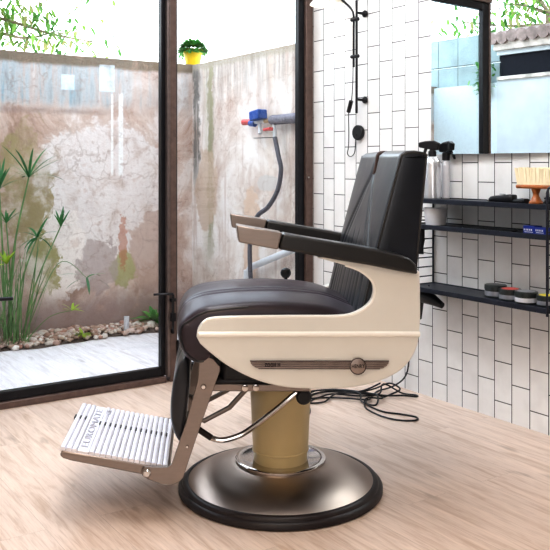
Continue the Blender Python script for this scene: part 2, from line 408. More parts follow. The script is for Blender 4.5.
# glazed front: door leaf (left) and fixed light (right), head and transom
def bars(*boxes):
    bm = bmesh.new()
    for b in boxes: box(bm, *b)
    return bm
d1 = structure(empty('door_1', (0, .04, 0)))
obj('door_frame', bars((-.868, -.832, -.042, .012, 0, 2.62), (-2.78, -2.70, -.045, .045, 0, 2.62),
    (-1.765, -.886, -.04, .012, 0, .030), (-1.765, -1.748, -.03, .012, 0, 2.62), (-1.765, -.886, -.04, .012, 2.14, 2.20), (-2.70, -.900, -.04, .04, 2.56, 2.62)), M['frame'], d1, .004)
obj('door_leaf', bars((-.906, -.884, -.022, .012, .03, 2.14), (-1.748, -1.686, -.022, .012, .03, 2.14), (-1.686, -.906, -.022, .012, .03, .0715), (-1.686, -.906, -.022, .012, 2.09, 2.14)), M['black'], d1, .003)
obj('leaf_molding', bars((-.884, -.868, -.046, .012, .03, 2.12)), plain('grey_brown_steel', (.20, .16, .15), .35, .5), d1, .003)
obj('pane', bx(-1.686, -.906, .0, .006, .0715, 2.09), M['glass'], d1)
obj('transom_pane', bx(-1.79, -.900, .006, .012, 2.2, 2.56), M['glass'], d1)
bm = tb([(-1.705, -.022, .484), (-1.705, -.075, .484), (-1.64, -.075, .482)], .008, 8); lathe(bm, [(0, 0), (.018, 0), (.018, .006), (0, .006)], 16, (-1.705, -.03, .48))
obj('handle', bm, M['black'], d1)
bm = tb([(-.862, -.06, .25), (-.862, -.06, .43)], .006, 6); tube(bm, [(-.95, -.03, .432), (-.93, -.05, .434), (-.862, -.06, .432)], .006, 6)
box(bm, -.872, -.852, -.07, -.05, .30, .34); box(bm, -.866, -.858, -.066, -.045, .24, .26); box(bm, -.876, -.85, -.068, -.05, .395, .41)
obj('latch', bm, M['black'], d1)
bm = bmesh.new()
box(bm, -.834, -.818, -.055, -.03, .13, .20)
obj('hinge', bm, M['black'], d1, .003)
w1 = structure(empty('window_1', (0, .04, 0)))
obj('window_frame', bars((-.0474, 0, -.042, .015, 0, 2.62), (-.826, -.0474, -.04, .04, 0, .03), (-.826, -.0474, -.04, .04, 2.14, 2.2), (-.826, -.0474, -.04, .04, 2.56, 2.62)), M['frame'], w1, .004)
obj('glazing_bead', bars((-.0860, -.0474, -.025, .010, .03, 2.14), (-.834, -.82, -.025, .010, .03, 2.14), (-.82, -.0860, -.025, .010, .03, .07)), M['black'], w1, .003)
obj('pane', bx(-.82, -.0860, .0, .006, .07, 2.14), M['glass'], w1)
obj('transom_pane', bx(-.826, -.0474, .006, .012, 2.2, 2.56), M['glass'], w1)
obj('screw', lt([(0, 0), (.006, 0), (.005, .003), (0, .004)], 10).copy() if False else xform(lt([(0, 0), (.006, 0), (.005, .003), (0, .004)], 10), Matrix.Translation((-.034, -.045, .99)) @ Matrix.Rotation(PI/2, 4, 'X')), M['chrome'], w1)

# ------------------------------------------------------------------ garden
structure(obj('garden_floor', bx(-2.9, .2, .06, 1.4, -.1, -.004), M['deck']))
bm = bmesh.new()
prof = [(-2.9, 0)]
structure(obj('wall_garden_back', bx(-2.9, .2, 1.38, 1.56, -.1, 1.745), M['back']))
structure(obj('wall_garden_right', bx(0, .16, .06, 1.38, -.1, 1.742), M['side']))
bm = bmesh.new(); N = 60
vs = []
for i in range(N+1):
    x = -2.8+2.8*i/N
    vs.append((bm.verts.new((x, 1.13+.03*math.sin(x*7)+.012*math.sin(x*23), -.003)), bm.verts.new((x, 1.25, .022+.006*math.sin(x*17))), bm.verts.new((x, 1.38, .03))))
for A, B in zip(vs, vs[1:]):
    for k in (0, 1): bm.faces.new((A[k], B[k], B[k+1], A[k+1]))
structure(obj('gravel_bed_soil', bm, M['soil']))
bm = bmesh.new()
for i in range(1100):
    x = random.uniform(-2.0, -.01); y = random.uniform(1.13, 1.37)
    if y < 1.155+.03*math.sin(x*7) and random.random() < .6: continue
    r = random.choice((.009, .012, .015, .015, .019, .024))*random.uniform(.8, 1.25)
    z = .004+.022*min(1, max(0, (y-1.13)/.12))+random.uniform(0, .012)
    mt = Matrix.Translation((x, y, z)) @ Matrix.Rotation(random.uniform(0, PI), 4, 'Z') @ Matrix.Rotation(random.uniform(-.4, .4), 4, 'X') @ Matrix.Diagonal((r*random.uniform(1, 1.5), r, r*random.uniform(.55, .85), 1))
    bmesh.ops.create_icosphere(bm, subdivisions=1, radius=1, matrix=mt)
tag(obj('pebbles', bm, M['stone'], ang=70), 'bed of mixed brown and white pebbles along the foot of the garden wall', 'pebbles', kind='stuff')
tag(obj('pipe_stub', lt([(0, 0), (.017, 0), (.017, .10), (.013, .10), (.013, .03), (0, .03)], 18, (-.565, 1.2, .005)), M['pvc']), 'short grey pipe stub sticking up from the pebbles by the garden wall', 'pipe')

def blade(bm, base, d, L, w, droop, n=6, mi=0):
    """one thin tapering leaf"""
    d = Vector(d).normalized(); sd = d.cross(Vector((0, 0, 1)))
    sd = sd.normalized() if sd.length > .05 else Vector((1, 0, 0))
    prev = None; p = Vector(base); dd = d.copy()
    for i in range(n+1):
        t = i/n; ww = w*(math.sin(PI*min(1, .18+.82*t))**.8 if t < 1 else 0)+.0004
        a, b = bm.verts.new(p+sd*ww), bm.verts.new(p-sd*ww)
        if prev:
            f = bm.faces.new((prev[0], a, b, prev[1])); f.material_index = mi
        prev = (a, b); dd = (dd+Vector((0, 0, -droop/n))).normalized(); p = p+dd*(L/n)

pap = empty('papyrus_clump', (-1.262, 1.215, .02), 0, 'clump of tall papyrus with umbrella leaf whorls growing at the left of the pebble bed', 'plant')
base = Vector((-1.25, 1.25, .02))
def stem(tip, mid_off, r, nl, L, w, droop, mat='sedge', root=(0, 0), tilt=0):
    t = Vector(tip)-base; m = t*.5+Vector(mid_off)
    P = cr([(root[0], root[1], 0), m, t], 8)
    s = obj('stem', tb([tuple(p) for p in P], [r, r*.8, r*.55], 6), M['stem'], pap)
    d = (P[-1]-P[-2]).normalized()
    bm = bmesh.new()
    for k in range(nl):
        a = 2*PI*k/nl+random.uniform(-.25, .25); el = random.uniform(-.15, 1.05)-tilt
        v = Vector((math.cos(a)*math.cos(el), .55*math.sin(a)*math.cos(el), math.sin(el)))
        v = (v+d*.25).normalized()
        blade(bm, t, v, 1.2*L*random.uniform(.75, 1.15), w, droop*random.uniform(.6, 1.3))
    obj('leaf_whorl', bm, M[mat], s)
stem((-1.165, 1.25, .985), (-.05, 0, .02), .0075, 11, .20, .0075, .7, root=(-.02, 0), tilt=.1)
stem((-1.345, 1.22, .92), (-.02, 0, 0), .0075, 14, .15, .009, .5, root=(-.05, .02))
stem((-1.115, 1.25, .63), (-.03, 0, .02), .0065, 12, .13, .0085, .9, root=(.02, 0), tilt=.3)
stem((-.975, 1.24, .69), (-.02, 0, -.02), .006, 9, .10, .008, .4, root=(.05, .01))
stem((-.82, 1.22, .37), (.04, 0, .27), .003, 6, .14, .008, .9, root=(.04, -.02), tilt=.2)
stem((-1.31, 1.2, .49), (-.01, -.01, .0), .005, 12, .075, .010, .5, 'lime', root=(0, -.03))
stem((-.93, 1.17, .19), (.03, 0, .05), .003, 8, .06, .008, .6, 'lime', root=(.05, -.03))
stem((-1.29, 1.27, .72), (.0, 0, .0), .006, 8, .10, .007, .6, root=(-.03, .02))
bm = bmesh.new()
for i in range(46):
    a = random.uniform(0, 2*PI); b0 = (random.uniform(-.11, .08), random.uniform(-.06, .06), 0)
    blade(bm, b0, (math.cos(a)*.35, math.sin(a)*.22, 1), random.uniform(.25, .75), .0032, random.uniform(.05, .5))
obj('grass_blades', bm, M['stem'], pap)
bm = bmesh.new()
for i in range(40):
    a = random.uniform(0, 2*PI); blade(bm, (random.uniform(-.11, .06), random.uniform(-.06, .06), 0), (math.cos(a), math.sin(a), 1.2), random.uniform(.04, .12), .004, .6)
obj('dry_blades', bm, M['bark'], pap)

def tuft(name, loc, label, n, L, w, mat, droop=.9, spread=1.0, cat='plant'):
    o = empty(name, loc, 0, label, cat); bm = bmesh.new()
    for i in range(n):
        a = random.uniform(0, 2*PI)
        blade(bm, (0, 0, 0), (math.cos(a)*spread, math.sin(a)*spread, random.uniform(.2, 1.2)), L*random.uniform(.6, 1.2), w, droop*random.uniform(.5, 1.4))
    obj('leaves', bm, M[mat], o); return o
tuft('weed', (-.865, 1.17, .03), 'small yellow-green weed growing out of the pebbles beside the papyrus', 16, .075, .008, 'lime')
tuft('fern', (-.345, 1.27, .05), 'dark green fern at the right end of the pebble bed by the door post', 22, .17, .016, 'leaf', .8)
# pot of herbs on the corner of the wall
pp = empty('potted_plant', (-.03, 1.33+.05, 1.745), 0, 'bushy green plant in a yellow pot on the corner of the garden wall', 'potted plant')
pp.location = (.045, 1.455, 1.746); pp.scale = (1.3, 1.3, 1.15)
obj('pot', lt([(0, 0), (.038, 0), (.052, .085), (.056, .085), (.056, .1), (.048, .1), (.045, .08), (0, .08)], 24), M['pot'], pp)
bm = bmesh.new()
for i in range(800):
    a = random.uniform(0, 2*PI); e = random.uniform(-.2, 1.3)
    v = Vector((math.cos(a)*math.cos(e), math.sin(a)*math.cos(e), math.sin(e)))
    blade(bm, Vector((0, 0, .092))+v*Vector((.055, .055, .04)), v, random.uniform(.025, .045), .006, .8, 3)
for i in range(8):
    a = random.uniform(0, 2*PI); blade(bm, (.05*math.cos(a), .05*math.sin(a), .09), (math.cos(a), math.sin(a), .1), .10, .006, 2.2)
obj('foliage', bm, M['leaf'], pp)

# trees beyond the walls
def tree(loc, label, limbs, nleaf, L):
    o = empty('tree', loc, 0, label, 'tree'); bm = bmesh.new(); bl = bmesh.new()
    for pts in limbs:
        P = cr(pts, 8); tube(bm, [tuple(p) for p in P], [.02, .012, .004], 6)
        for i in range(nleaf):
            p = P[int(random.uniform(.15, 1)*(len(P)-1))]+Vector((random.gauss(0, .16), random.gauss(0, .12), random.gauss(0, .10)))
            a = random.uniform(0, 2*PI)
            blade(bl, p, (math.cos(a), math.sin(a)*.5, random.uniform(-.9, .3)), L*random.uniform(.6, 1.3), L*.16, .5, 4)
    tube(bm, [(0, 0, -2.2), (0, 0, -.6), limbs[0][0]], [.07, .05, .03], 8)
    obj('branches', bm, M['bark'], o); obj('foliage', bl, M['treeleaf'], o)
tree((-1.15, 2.7, 2.1), 'leafy tree with pale green leaves overhanging the garden wall at the upper left',
     [[(0, 0, 0), (.15, -.1, .05), (.55, -.2, -.05), (.85, -.3, -.1)], [(0, 0, 0), (.1, -.1, .2), (.4, -.2, .28), (.75, -.25, .33)], [(0, 0, 0), (-.1, -.2, .15), (-.05, -.3, .3)], [(0, 0, -.1), (.1, -.1, -.05), (.35, -.2, -.10), (.6, -.2, -.02)]], 300, .085)
tree((-3.9, .95, 2.45), 'loose green tree beyond the outhouse, seen in the mirror',
     [[(0, 0, 0), (.1, .2, .1), (.1, .5, .15)], [(0, 0, 0), (.1, -.2, .3), (.2, -.4, .5)], [(0, 0, 0), (.2, .1, .3), (.2, .4, .5)], [(0, 0, -.1), (.3, .3, -.1), (.5, .8, .0)], [(0, 0, -.2), (.3, .2, -.25), (.5, .7, -.2)]], 170, .09)

# outhouse / end wall of the garden, seen in the mirror
oh = empty('outhouse', (-2.8, .36, 0), 0, 'whitewashed outhouse with a dark window slot and tiled roof, seen in the mirror', 'building')
bm = bmesh.new()
X0, X1 = -.35, 0
for b in ((X0, X1, -.80, .36, -.1, 1.765), (X0, X1, -.80, -.20, 1.765, 1.95), (X0, X1, -.80, .36, 1.95, 2.0)): box(bm, *b)
obj('wall', bm, M['endwall'], oh)
obj('window_slot', bx(-.34, -.025, -.20, .34, 1.765, 1.95), M['void'], oh)
obj('window_sill', bx(-.12, .02, -.22, .35, 1.745, 1.775), M['stucco'], oh, .004)
obj('fascia', bx(-.3, .035, -.80, .37, 1.985, 2.075), M['stucco'], oh, .006)
bm = bmesh.new()
for i in range(13):
    y = -.78+i*.095
    tube(bm, [(.075, y, 2.085+random.uniform(-.006, .006)), (-.5, y, 2.20)], [.052, .044], 10)
obj('roof_tiles', bm, M['terracotta'], oh)
ge = structure(empty('wall_garden_left', (0, 0, 0)))
obj('lower_wall', bx(-2.95, -2.8, .72, 1.56, -.1, 1.73), plain('bright_whitewash', (.62, .69, .72), .8, var=.04), ge)
bm = bmesh.new()
for i in range(4):
    for z0, z1 in ((1.732, 1.90), (1.91, 2.15)): box(bm, -2.90, -2.84, .722+i*.215, .722+i*.215+.21, z0, z1)
obj('upper_panels', bm, M['panel'], ge)
bm = bx(-2.87, -2.82, .70, 1.60, 2.345, 2.385); box(bm, -2.86, -2.83, .725, .75, 2.15, 2.345); box(bm, -2.86, -2.83, 1.53, 1.56, 2.15, 2.345)
obj('top_rail', bm, M['white'], ge)
iv = empty('climbing_plant', (-2.76, .82, 1.55), 0, 'dark green climber on the pale end wall, seen in the mirror', 'plant')
bm = bmesh.new()
for i in range(130):
    a = random.uniform(0, 2*PI); t = random.random()
    blade(bm, (random.uniform(-.02, .03), random.gauss(0, .05), .1+.28*t), (.4, math.cos(a), math.sin(a)), .05, .012, .8, 3)
obj('leaves', bm, M['leaf'], iv); obj('stem', tb([(0, 0, -1.55), (.0, .03, -.6), (0, 0, .4)], .006, 6), M['bark'], iv)

# plumbing on the garden's right wall
wp = empty('water_pipe', (-.05, .3, 1.315), 0, 'grey lagged water pipe with blue meter and red tap on the garden wall', 'pipe')
bm = tb([(0, .03, 0), (0, -.238, .005)], .026, 14)
for k in range(9):
    y = .02-.028*k; tube(bm, [(0, y, 0), (0, y-.012, .001)], .0285, 14)
obj('pipe_lagging', bm, M['grey'], wp)
obj('brass_union', tb([(0, .03, 0), (0, .10, -.002)], .013, 12), M['brass'], wp)
bm = tb([(0, .10, -.002), (0, .20, 0)], .016, 12); tube(bm, [(0, .16, -.01), (-.015, .13, -.075)], .011, 8)
obj('meter_body', bm, M['pvc'], wp)
bm = bx(-.055, .01, .085, .185, .022, .078); xform(bm, Matrix.Rotation(-.12, 4, 'X')); obj('meter', bm, M['blue'], wp, .006)
obj('meter_collar', tb([(-.005, .20, -.012), (-.005, .25, -.008)], .020, 10), M['blue'], wp)
obj('red_coupling', tb([(0, .24, .0), (0, .335, .002)], .019, 12), M['red'], wp)
obj('tee', tb([(0, .005, -.01), (0, -.002, -.10)], .012, 10), M['pvc'], wp)
bm = tb([(-.012, .0, -.052), (-.03, .02, -.052)], .010, 8); tube(bm, [(-.03, .065, -.054), (-.03, .0, -.05)], .009, 8); obj('tap_handle', bm, M['red'], wp)
obj('wire_hook', tb([(0, .22, -.098), (0, .0, -.10)], .0022, 5), M['black'], wp)
gh = obj('garden_hose', tb([(-.05, .298, 1.215), (-.055, .25, 1.10), (-.055, .228, 1.03), (-.055, .262, .915), (-.065, .345, .815), (-.09, .43, .75), (-.11, .47, .60), (-.11, .44, .3), (-.08, .35, .02)], .0135, 10, smooth=6), M['hose'])
tag(gh, 'dark grey hose hanging from the tap on the garden wall', 'hose')
bm = tb([(-.05, .585, .02), (-.05, .585, .36), (-.05, .585, .41), (-.05, .555, .445), (-.05, .13, .583), (-.05, .08, .60)], .021, 12)
tube(bm, [(-.05, .585, .355), (-.05, .585, .425)], .027, 12)
tag(obj('drain_pipe', bm, M['pvc']), 'pale grey sloping drain pipe with an elbow low on the garden wall', 'pipe')

# ------------------------------------------------------------------ barber chair (local: +x forward, +y nearer side, z up)
ch = empty('barber_chair', (-1.16, -1.3731, 0), math.radians(150.86), 'vintage barber chair with black leather seat and cream side panels standing on the oak floor', 'chair')
BR = .333
bs = obj('base', lt([(0, .092), (.145, .092), (.165, .088), (.20, .078), (.245, .062), (.285, .045), (.303, .034), (.306, .024), (0, .024)], 96), M['base'], ch, ang=25)
obj('base_ring', lt([(0, 0), (BR-.008, 0), (BR, .004), (BR, .016), (BR-.006, .022), (BR-.012, .024), (BR-.014, .031), (BR-.022, .036), (.302, .036), (.302, .02), (0, .02)], 96), M['rubber'], ch, ang=50)
obj('collar', lt([(0, .088), (.142, .088), (.148, .092), (.148, .099), (.142, .102), (.128, .100), (.105, .093), (0, .093)], 64), M['chrome'], ch)
bm = lt([(.088, .09), (.088, .124), (.0925, .126), (.0925, .130), (.091, .132), (.103, .40), (0, .40), (0, .09)][:6]+[(.0, .40)], 64)
obj('pedestal', bm, M['pedestal'], ch)
# hydraulic block and seat pan
bm = bx(-.20, .20, -.215, .215, .405, .50); box(bm, .05, .23, -.20, .20, .385, .42); box(bm, -.12, .12, -.11, .11, .375, .41)
obj('seat_pan', bm, M['blackpl'], ch, .02, 3)
for s in (1, -1):
    r = obj('rail', pr([(.225, .397), (.225, .374), (-.07, .366), (-.07, .388)], s*.175, s*.20), M['steel'], ch, .003)
    for a in (.127, .094):
        xx = lt([(0, 0), (.011, 0), (.010, .006), (0, .008)], 14); xform(xx, Matrix.Translation((a, s*.20, .383)) @ Matrix.Rotation(-s*PI/2, 4, 'X'))
        obj('bolt', xx, M['chrome'], r)

# side panels
outline = [(.272, .560), (.268, .580), (.254, .599), (.228, .611), (.146, .614), (-.029, .613), (-.150, .612), (-.200, .622), (-.238, .648), (-.251, .683), (-.243, .715), (-.216, .740), (-.180, .757), (-.08, .785)]
lower = [(-.386, .742), (-.388, .657), (-.386, .569), (-.374, .510), (-.342, .462), (-.296, .432), (-.236, .412), (-.162, .402), (-.058, .402), (.030, .411), (.103, .433), (.175, .470), (.230, .511), (.262, .540)]
top_c = [tuple(p) for p in cr([(*p, 0) for p in outline], 5)]; low_c = [tuple(p) for p in cr([(*p, 0) for p in lower], 5)]
poly = [p[:2] for p in top_c]+[(-.10, .792), (-.25, .768), (-.37, .748)]+[p[:2] for p in low_c]
for s in (1, -1):
    name = 'side_panel'
    p = obj(name, pr(poly, s*.257, s*.300), M['cream'], ch, .006, 3)
    # raised bead along the panel, its paler colour paints in the ridge highlight
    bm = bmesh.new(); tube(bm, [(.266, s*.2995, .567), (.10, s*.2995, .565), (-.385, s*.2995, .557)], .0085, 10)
    obj('highlight_strip', bm, M['creamhi'], p)
    if s == 1:
        rim = [(q[0], .2965, q[1]) for q in top_c[10:62]]
        obj('edge_highlight', tb(rim, .0042, 8), M['creamhi'], p)  # bright top edge painted in as a paler bead
        em = obj('emblem', pr([(.118, .489), (.113, .478), (.104, .470), (.092, .466), (-.262, .457), (-.274, .4585), (-.284, .464), (-.291, .473), (-.293, .4805)], .2985, .3045), M['emblem'], p, .001)
        bm = bmesh.new()
        for t in (.0, .25, .5, .75, 1.0):
            a0 = .117-.016*t*t*1.5; z0 = .4885-.0225*t; a1 = -.2915+.026*t*t; z1 = .480-.0225*t
            tube(bm, [(a0, .3045, z0), (a1, .3045, z1)], .0012 if t else .0018, 5)
        obj('emblem_lines', bm, M['emblemd'], em)
        bm = lt([(0, 0), (.0245, 0), (.0245, .004), (.0225, .005), (0, .005)], 40); xform(bm, Matrix.Translation((-.199, .303, .4672)) @ Matrix.Rotation(-PI/2, 4, 'X'))
        ds = obj('emblem_disc', bm, M['emblem'], em)
        bm = bmesh.new(); tube(bm, [(-.199+.0235*math.cos(2*PI*k/40), .3085, .4672+.0235*math.sin(2*PI*k/40)) for k in range(41)], .0012, 5); obj('disc_rim', bm, M['emblemd'], ds)
        def side_mtx(a, y, z, tilt=0.): return Matrix.Translation((a, y, z)) @ Matrix(((-1, 0, 0, 0), (0, 0, 1, 0), (0, 1, 0, 0), (0, 0, 0, 1))) @ Matrix.Rotation(tilt, 4, 'Z')
        text('disc_lettering', 'HENRY', .0150, side_mtx(-.199, .3085, .4672), M['emblemd'], ds, .0006, 1.05, .0385, .0003)
        text('emblem_lettering', 'ZOOM M', .013, side_mtx(.052, .3055, .4755), M['emblemd'], em, .0006, 1.0, .046, .0006)

# seat cushion
sp = [(.262, .470), (.302, .478), (.325, .505), (.337, .55), (.331, .600), (.306, .640), (.262, .660), (.20, .669), (.133, .674), (.035, .675), (-.064, .668), (-.135, .655), (-.20, .628), (-.245, .60), (-.25, .53), (-.20, .505), (.0, .50), (.2, .498)]
prof = [(p[0], p[1]) for p in cr([(*p, 0) for p in sp], 6, True)]
ca, cz = .05, .58
def seat_loop(b):
    e = abs(b)/.25; k = 0
    if abs(b) > .225: k = 1-math.sqrt(max(0, 1-((abs(b)-.225)/.025)**2))
    L = []
    for a, z in prof:
        f = max(0, min(1, (z-.57)/.07)); fr = max(0, min(1, (a-.24)/.06))
        zz = z-.036*e**2.4*f
        for gl in (.13, .105):
            dg = .0045*math.exp(-((abs(b)-gl)/.005)**2)
            if z > .60: zz -= dg
            elif a > .3: a -= dg
        aa = a-.012*e*e*fr
        ins = .022*k
        d = math.hypot(aa-ca, zz-cz)
        na, nz = (aa-ca)/d, (zz-cz)/d
        # inset roughly along the outline normal
        L.append((aa-ins*(1 if aa > .25 else -1 if aa < -.2 else 0), -b, zz-ins*(1 if zz > .57 else -1)*(1 if -.2 < aa < .31 else .5)))
    return L
bs_ = sorted(set([round(-.225+.45*i/90, 5) for i in range(91)]+[s*(.225+.025*math.sin(PI/2*i/6)) for i in range(1, 7) for s in (1, -1)]))
bm = bmesh.new(); loft(bm, [seat_loop(b) for b in bs_])
se = obj('seat', bm, M['seatl'], ch, ang=60)
for s in (1, -1):
    obj('piping', tb([tuple(q) for q in seat_loop(s*.243)[0:50]], .0035, 6), M['leather'], se)

# backrest
def fz(z): return -.200-(z-.60)*.262
def rz_(z): return -.392-(max(z, .74)-.74)*.095
def seg_d(px, pz, a, b):
    ax, az = a; bx_, bz = b; t = max(0, min(1, ((px-ax)*(bx_-ax)+(pz-az)*(bz-az))/((bx_-ax)**2+(bz-az)**2)))
    return math.hypot(px-ax-(bx_-ax)*t, pz-az-(bz-az)*t)
seams = [[(.012, 1.075), (.020, 1.02), (.075, .94), (.175, .80), (.195, .60)], [(.012, 1.02), (.05, .94), (.135, .79), (.150, .60)], [(.03, .84), (.03, .60)], [(.075, .80), (.075, .6)], [(.11, .77), (.11, .6)]]
def back_loop(b):
    e = abs(b)/.25; ins = 0
    if abs(b) > .238: ins = .012*(1-math.sqrt(max(0, 1-((abs(b)-.238)/.012)**2)))
    L = []; NF = 64
    for i in range(NF+1):
        z = .535+(1.088-.535)*i/NF
        d = 0
        for w, sm in enumerate(seams):
            dm = min(seg_d(abs(b), z, p, q) for p, q in zip(sm, sm[1:]))
            d += (.0045, .0025, .0015, .0015, .0015)[w]*math.exp(-(dm/(.008 if w < 2 else .006))**2)
        # bolsters stand proud, centre hollow
        inside = 1/(1+math.exp((abs(b)-(.02+max(0, (1.03-z))*.72))/.022))
        d += .004*inside*(1 if z < 1.03 else max(0, 1-(z-1.03)/.03))
        if z > 1.03: d += .016*math.exp(-(b/.011)**4)*min(1, (z-1.03)/.01)
        bulge = .012*(1-e**3)*math.sin(PI*max(0, min(1, (z-.5)/.65)))
        L.append((fz(z)+bulge-d-ins+.012*b/.25, -b, z))
    cx = max(0, 1-e)
    dip = .012*math.exp(-(b/.014)**4)
    zt = 1.103-.004*e-dip-ins
    a0 = fz(1.10)+.012*b/.25; a1 = rz_(1.10)
    L += [(a0-.004-ins*.5, -b, zt-.006), (a0-.014, -b, zt), ((a0+a1)/2, -b, zt+.002), (a1+.014, -b, zt-.002), (a1+.003, -b, zt-.009)]
    for i in range(13):
        z = 1.085-(1.085-.535)*i/12
        L.append((rz_(z)+ins-.006*(1-e*e), -b, z))
    return L
bs_ = sorted(set([round(-.238+.476*i/116, 5) for i in range(117)]+[s*(.238+.012*math.sin(PI/2*i/4)) for i in range(1, 5) for s in (1, -1)]))
bm = bmesh.new(); loft(bm, [back_loop(b) for b in bs_])
bk = obj('backrest', bm, M['leather'], ch, ang=50)
for s in (1, -1):
    obj('piping', tb([q for q in back_loop(s*.2475)[4:82]], .0035, 6), M['padpl'], bk)
obj('headrest_strap', tb([(fz(1.02)-.003, 0, 1.025), (fz(1.06)-.001, 0, 1.06), (fz(1.09)+.0, 0, 1.092), (-.355, 0, 1.096)], .008, 8, smooth=4), plain('dark_brown_leather', (.06, .03, .022), .5), bk)

# armrests
for s in (1, -1):
    y0, y1 = s*.240, s*.320
    ar = obj('armrest', pr([(.024, .860), (-.05, .846), (-.114, .835), (-.19, .822), (-.262, .808), (-.32, .794), (-.352, .782), (-.370, .765), (-.377, .735), (-.321, .745), (-.235, .763), (-.144, .779), (-.05, .797), (.037, .813)], y0, y1), M['padpl'], ch, .009, 4)
    tp = obj('arm_tip', pr([(.025, .8605), (.157, .884), (.151, .835), (.038, .8125)], s*.236, s*.324), M['steel'], ar, .004, 3)
    tag(tp, 'brushed metal end of the armrest')

# footrest: two arms, plate, calf pad
arm_poly = [(.262, .489), (.250, .491), (.225, .482), (.203, .456), (.204, .444), (.262, .28), (.312, .132), (.325, .119), (.345, .112), (.372, .113), (.415, .131), (.432, .143), (.434, .156), (.424, .167), (.405, .166), (.372, .163), (.356, .164), (.345, .174), (.338, .195), (.305, .29), (.268, .42), (.265, .47)]
for s in (1, -1):
    bm = bmesh.new(); fs = prism(bm, arm_poly, s*.228, s*.242)
    f = fs[1]
    r_ = bmesh.ops.inset_region(bm, faces=[f], thickness=.005, depth=0)
    bmesh.ops.translate(bm, verts=f.verts, vec=(0, -s*.004, 0))
    fa = obj('footrest_arm', bm, M['steel'], ch, .0012, 2)
    for (a, z, r) in ((.252, .40, .0085), (.418, .149, .012), (.30, .225, .004)):
        xx = lt([(0, -.006), (r, -.006), (r, .004), (r*.7, .008), (0, .008)], 18); xform(xx, Matrix.Translation((a, s*.240, z)) @ Matrix.Rotation(-s*PI/2, 4, 'X'))
        obj('bolt', xx, M['chrome'], fa)
    obj('pivot_link', tb([(.24, s*.20, .40), (.24, s*.235, .40)], .012, 10), M['steel'], fa)
sl = math.atan2(.065, .311)
def fp(a): return .157+(a-.353)*.209
pts = [(.353, fp(.353)), (.640, fp(.640)), (.662, fp(.662)), (.670, fp(.67)-.006), (.672, fp(.67)-.016), (.664, fp(.67)-.024), (.640, fp(.64)-.026), (.44, fp(.44)-.030), (.353, fp(.353)-.026)]
ft = obj('footplate', pr([(a, z-.004) for a, z in pts], -.226, .226), M['steel'], ch, .004, 2)
bm = bmesh.new(); NR = 19
ridge_a = [.366+i*.0166 for i in range(NR)]
for i, a in enumerate(ridge_a):
    if 14 <= i <= 15: continue
    w, hh = .0074, .006
    ee = .222
    def P(aa, hgt): return (aa-hgt*math.sin(sl), fp(aa)+hgt*math.cos(sl))
    prism(bm, [P(a-w, -.005), P(a-w, .003), P(a-w*.75, hh*.85), P(a, hh), P(a+w*.75, hh*.85), P(a+w, .003), P(a+w, -.005)], -ee, ee)
a0, a1 = ridge_a[14]-.008, ridge_a[15]+.0075
prism(bm, [P(a0, -.005), P(a0, .003), P(a1, .003), P(a1, -.005)], -.222, .222)
obj('tread_ribs', bm, M['alu'], ft, 0, ang=50)
for i in range(NR):
    if 14 <= i <= 15: continue
    a = ridge_a[i]+.0083; c = -.05 if i < 14 else -.075
    obj('slot', pr([P(a-.0026, -.004), P(a-.0026, .0058), P(a+.0026, .0058), P(a+.0026, -.004)], c-.014, c+.014), M['blackpl'], ft)
am = (a0+a1)/2
def foot_mtx(a, y, hgt): 
    p = P(a, hgt)
    X = Vector((0, -1, 0)); Z = Vector((-math.sin(sl), 0, math.cos(sl))); Y = Z.cross(X)
    return Matrix.Translation((p[0], y, p[1])) @ Matrix((X, Y, Z)).transposed().to_4x4()
lt_m = plain('embossed_letter_metal', (.55, .54, .60), .4, .4)
text('lettering', 'EUROMATE', .030, foot_mtx(am, 0, .004), lt_m, ft, .0016, 1.0, .375)
text('lettering', 'CE', .024, foot_mtx(ridge_a[13]-.007, -.165, .0075), lt_m, ft, .0012, 1.0, .05)
# calf pad
cp = [(.300, .480), (.324, .462), (.341, .41), (.350, .35), (.350, .29), (.336, .245), (.318, .225), (.305, .24), (.300, .32), (.292, .41)]
cprof = [(p[0], p[1]) for p in cr([(*p, 0) for p in cp], 5, True)]
loops = []
for b in [-.215, -.212, -.205, -.19, -.13, -.065, -.055, -.045, 0, .045, .055, .065, .13, .19, .205, .212, .215]:
    k = {.215: .55, .212: .8, .205: .93}.get(abs(b), 1); gr = .004 if abs(b) == .055 else 0
    loops.append([(.318+(a-.318)*k-(gr if a > .31 else 0), b, .35+(z-.35)*(.9+.1*k)) for a, z in cprof])
bm = bmesh.new(); loft(bm, loops); obj('calf_rest', bm, M['leather'], ch, ang=60)
for s in (1, -1): obj('linkage_rod', tb([(.305, s*.1, .28), (.25, s*.10, .255), (.17, s*.10, .295), (.10, s*.1, .37)], .008, 8), M['steel'], ch)
# pump lever
lv = obj('pump_lever', tb([(-.050, .16, .347), (-.035, .162, .353), (-.012, .163, .337), (.03, .163, .303), (.085, .163, .262), (.125, .163, .235), (.155, .163, .222), (.19, .163, .214), (.215, .163, .217), (.235, .163, .226)], .0085, 10, smooth=5), M['chrome'], ch)
obj('lever_grip', tb([(.228, .163, .222), (.285, .163, .262)], .0095, 10), M['rubber'], lv)
bm = lt([(0, -.012), (.021, -.012), (.024, -.004), (.024, .006), (.018, .012), (0, .013)], 20); xform(bm, Matrix.Translation((-.056, .165, .342)) @ Matrix.Rotation(-PI/2, 4, 'X'))
tube(bm, [(-.056, .05, .342), (-.056, .165, .342)], .012, 10)
obj('lever_knob', bm, M['blackpl'], lv)
bm = lt([(0, -.020), (.012, -.018), (.019, -.008), (.020, .002), (.016, .012), (.008, .017), (0, .018)], 18, (-.052, -.345, .658)); tube(bm, [(-.052, -.345, .642), (-.06, -.335, .50), (-.05, -.20, .45)], .006, 8)
obj('recline_lever', bm, M['blackpl'], ch)

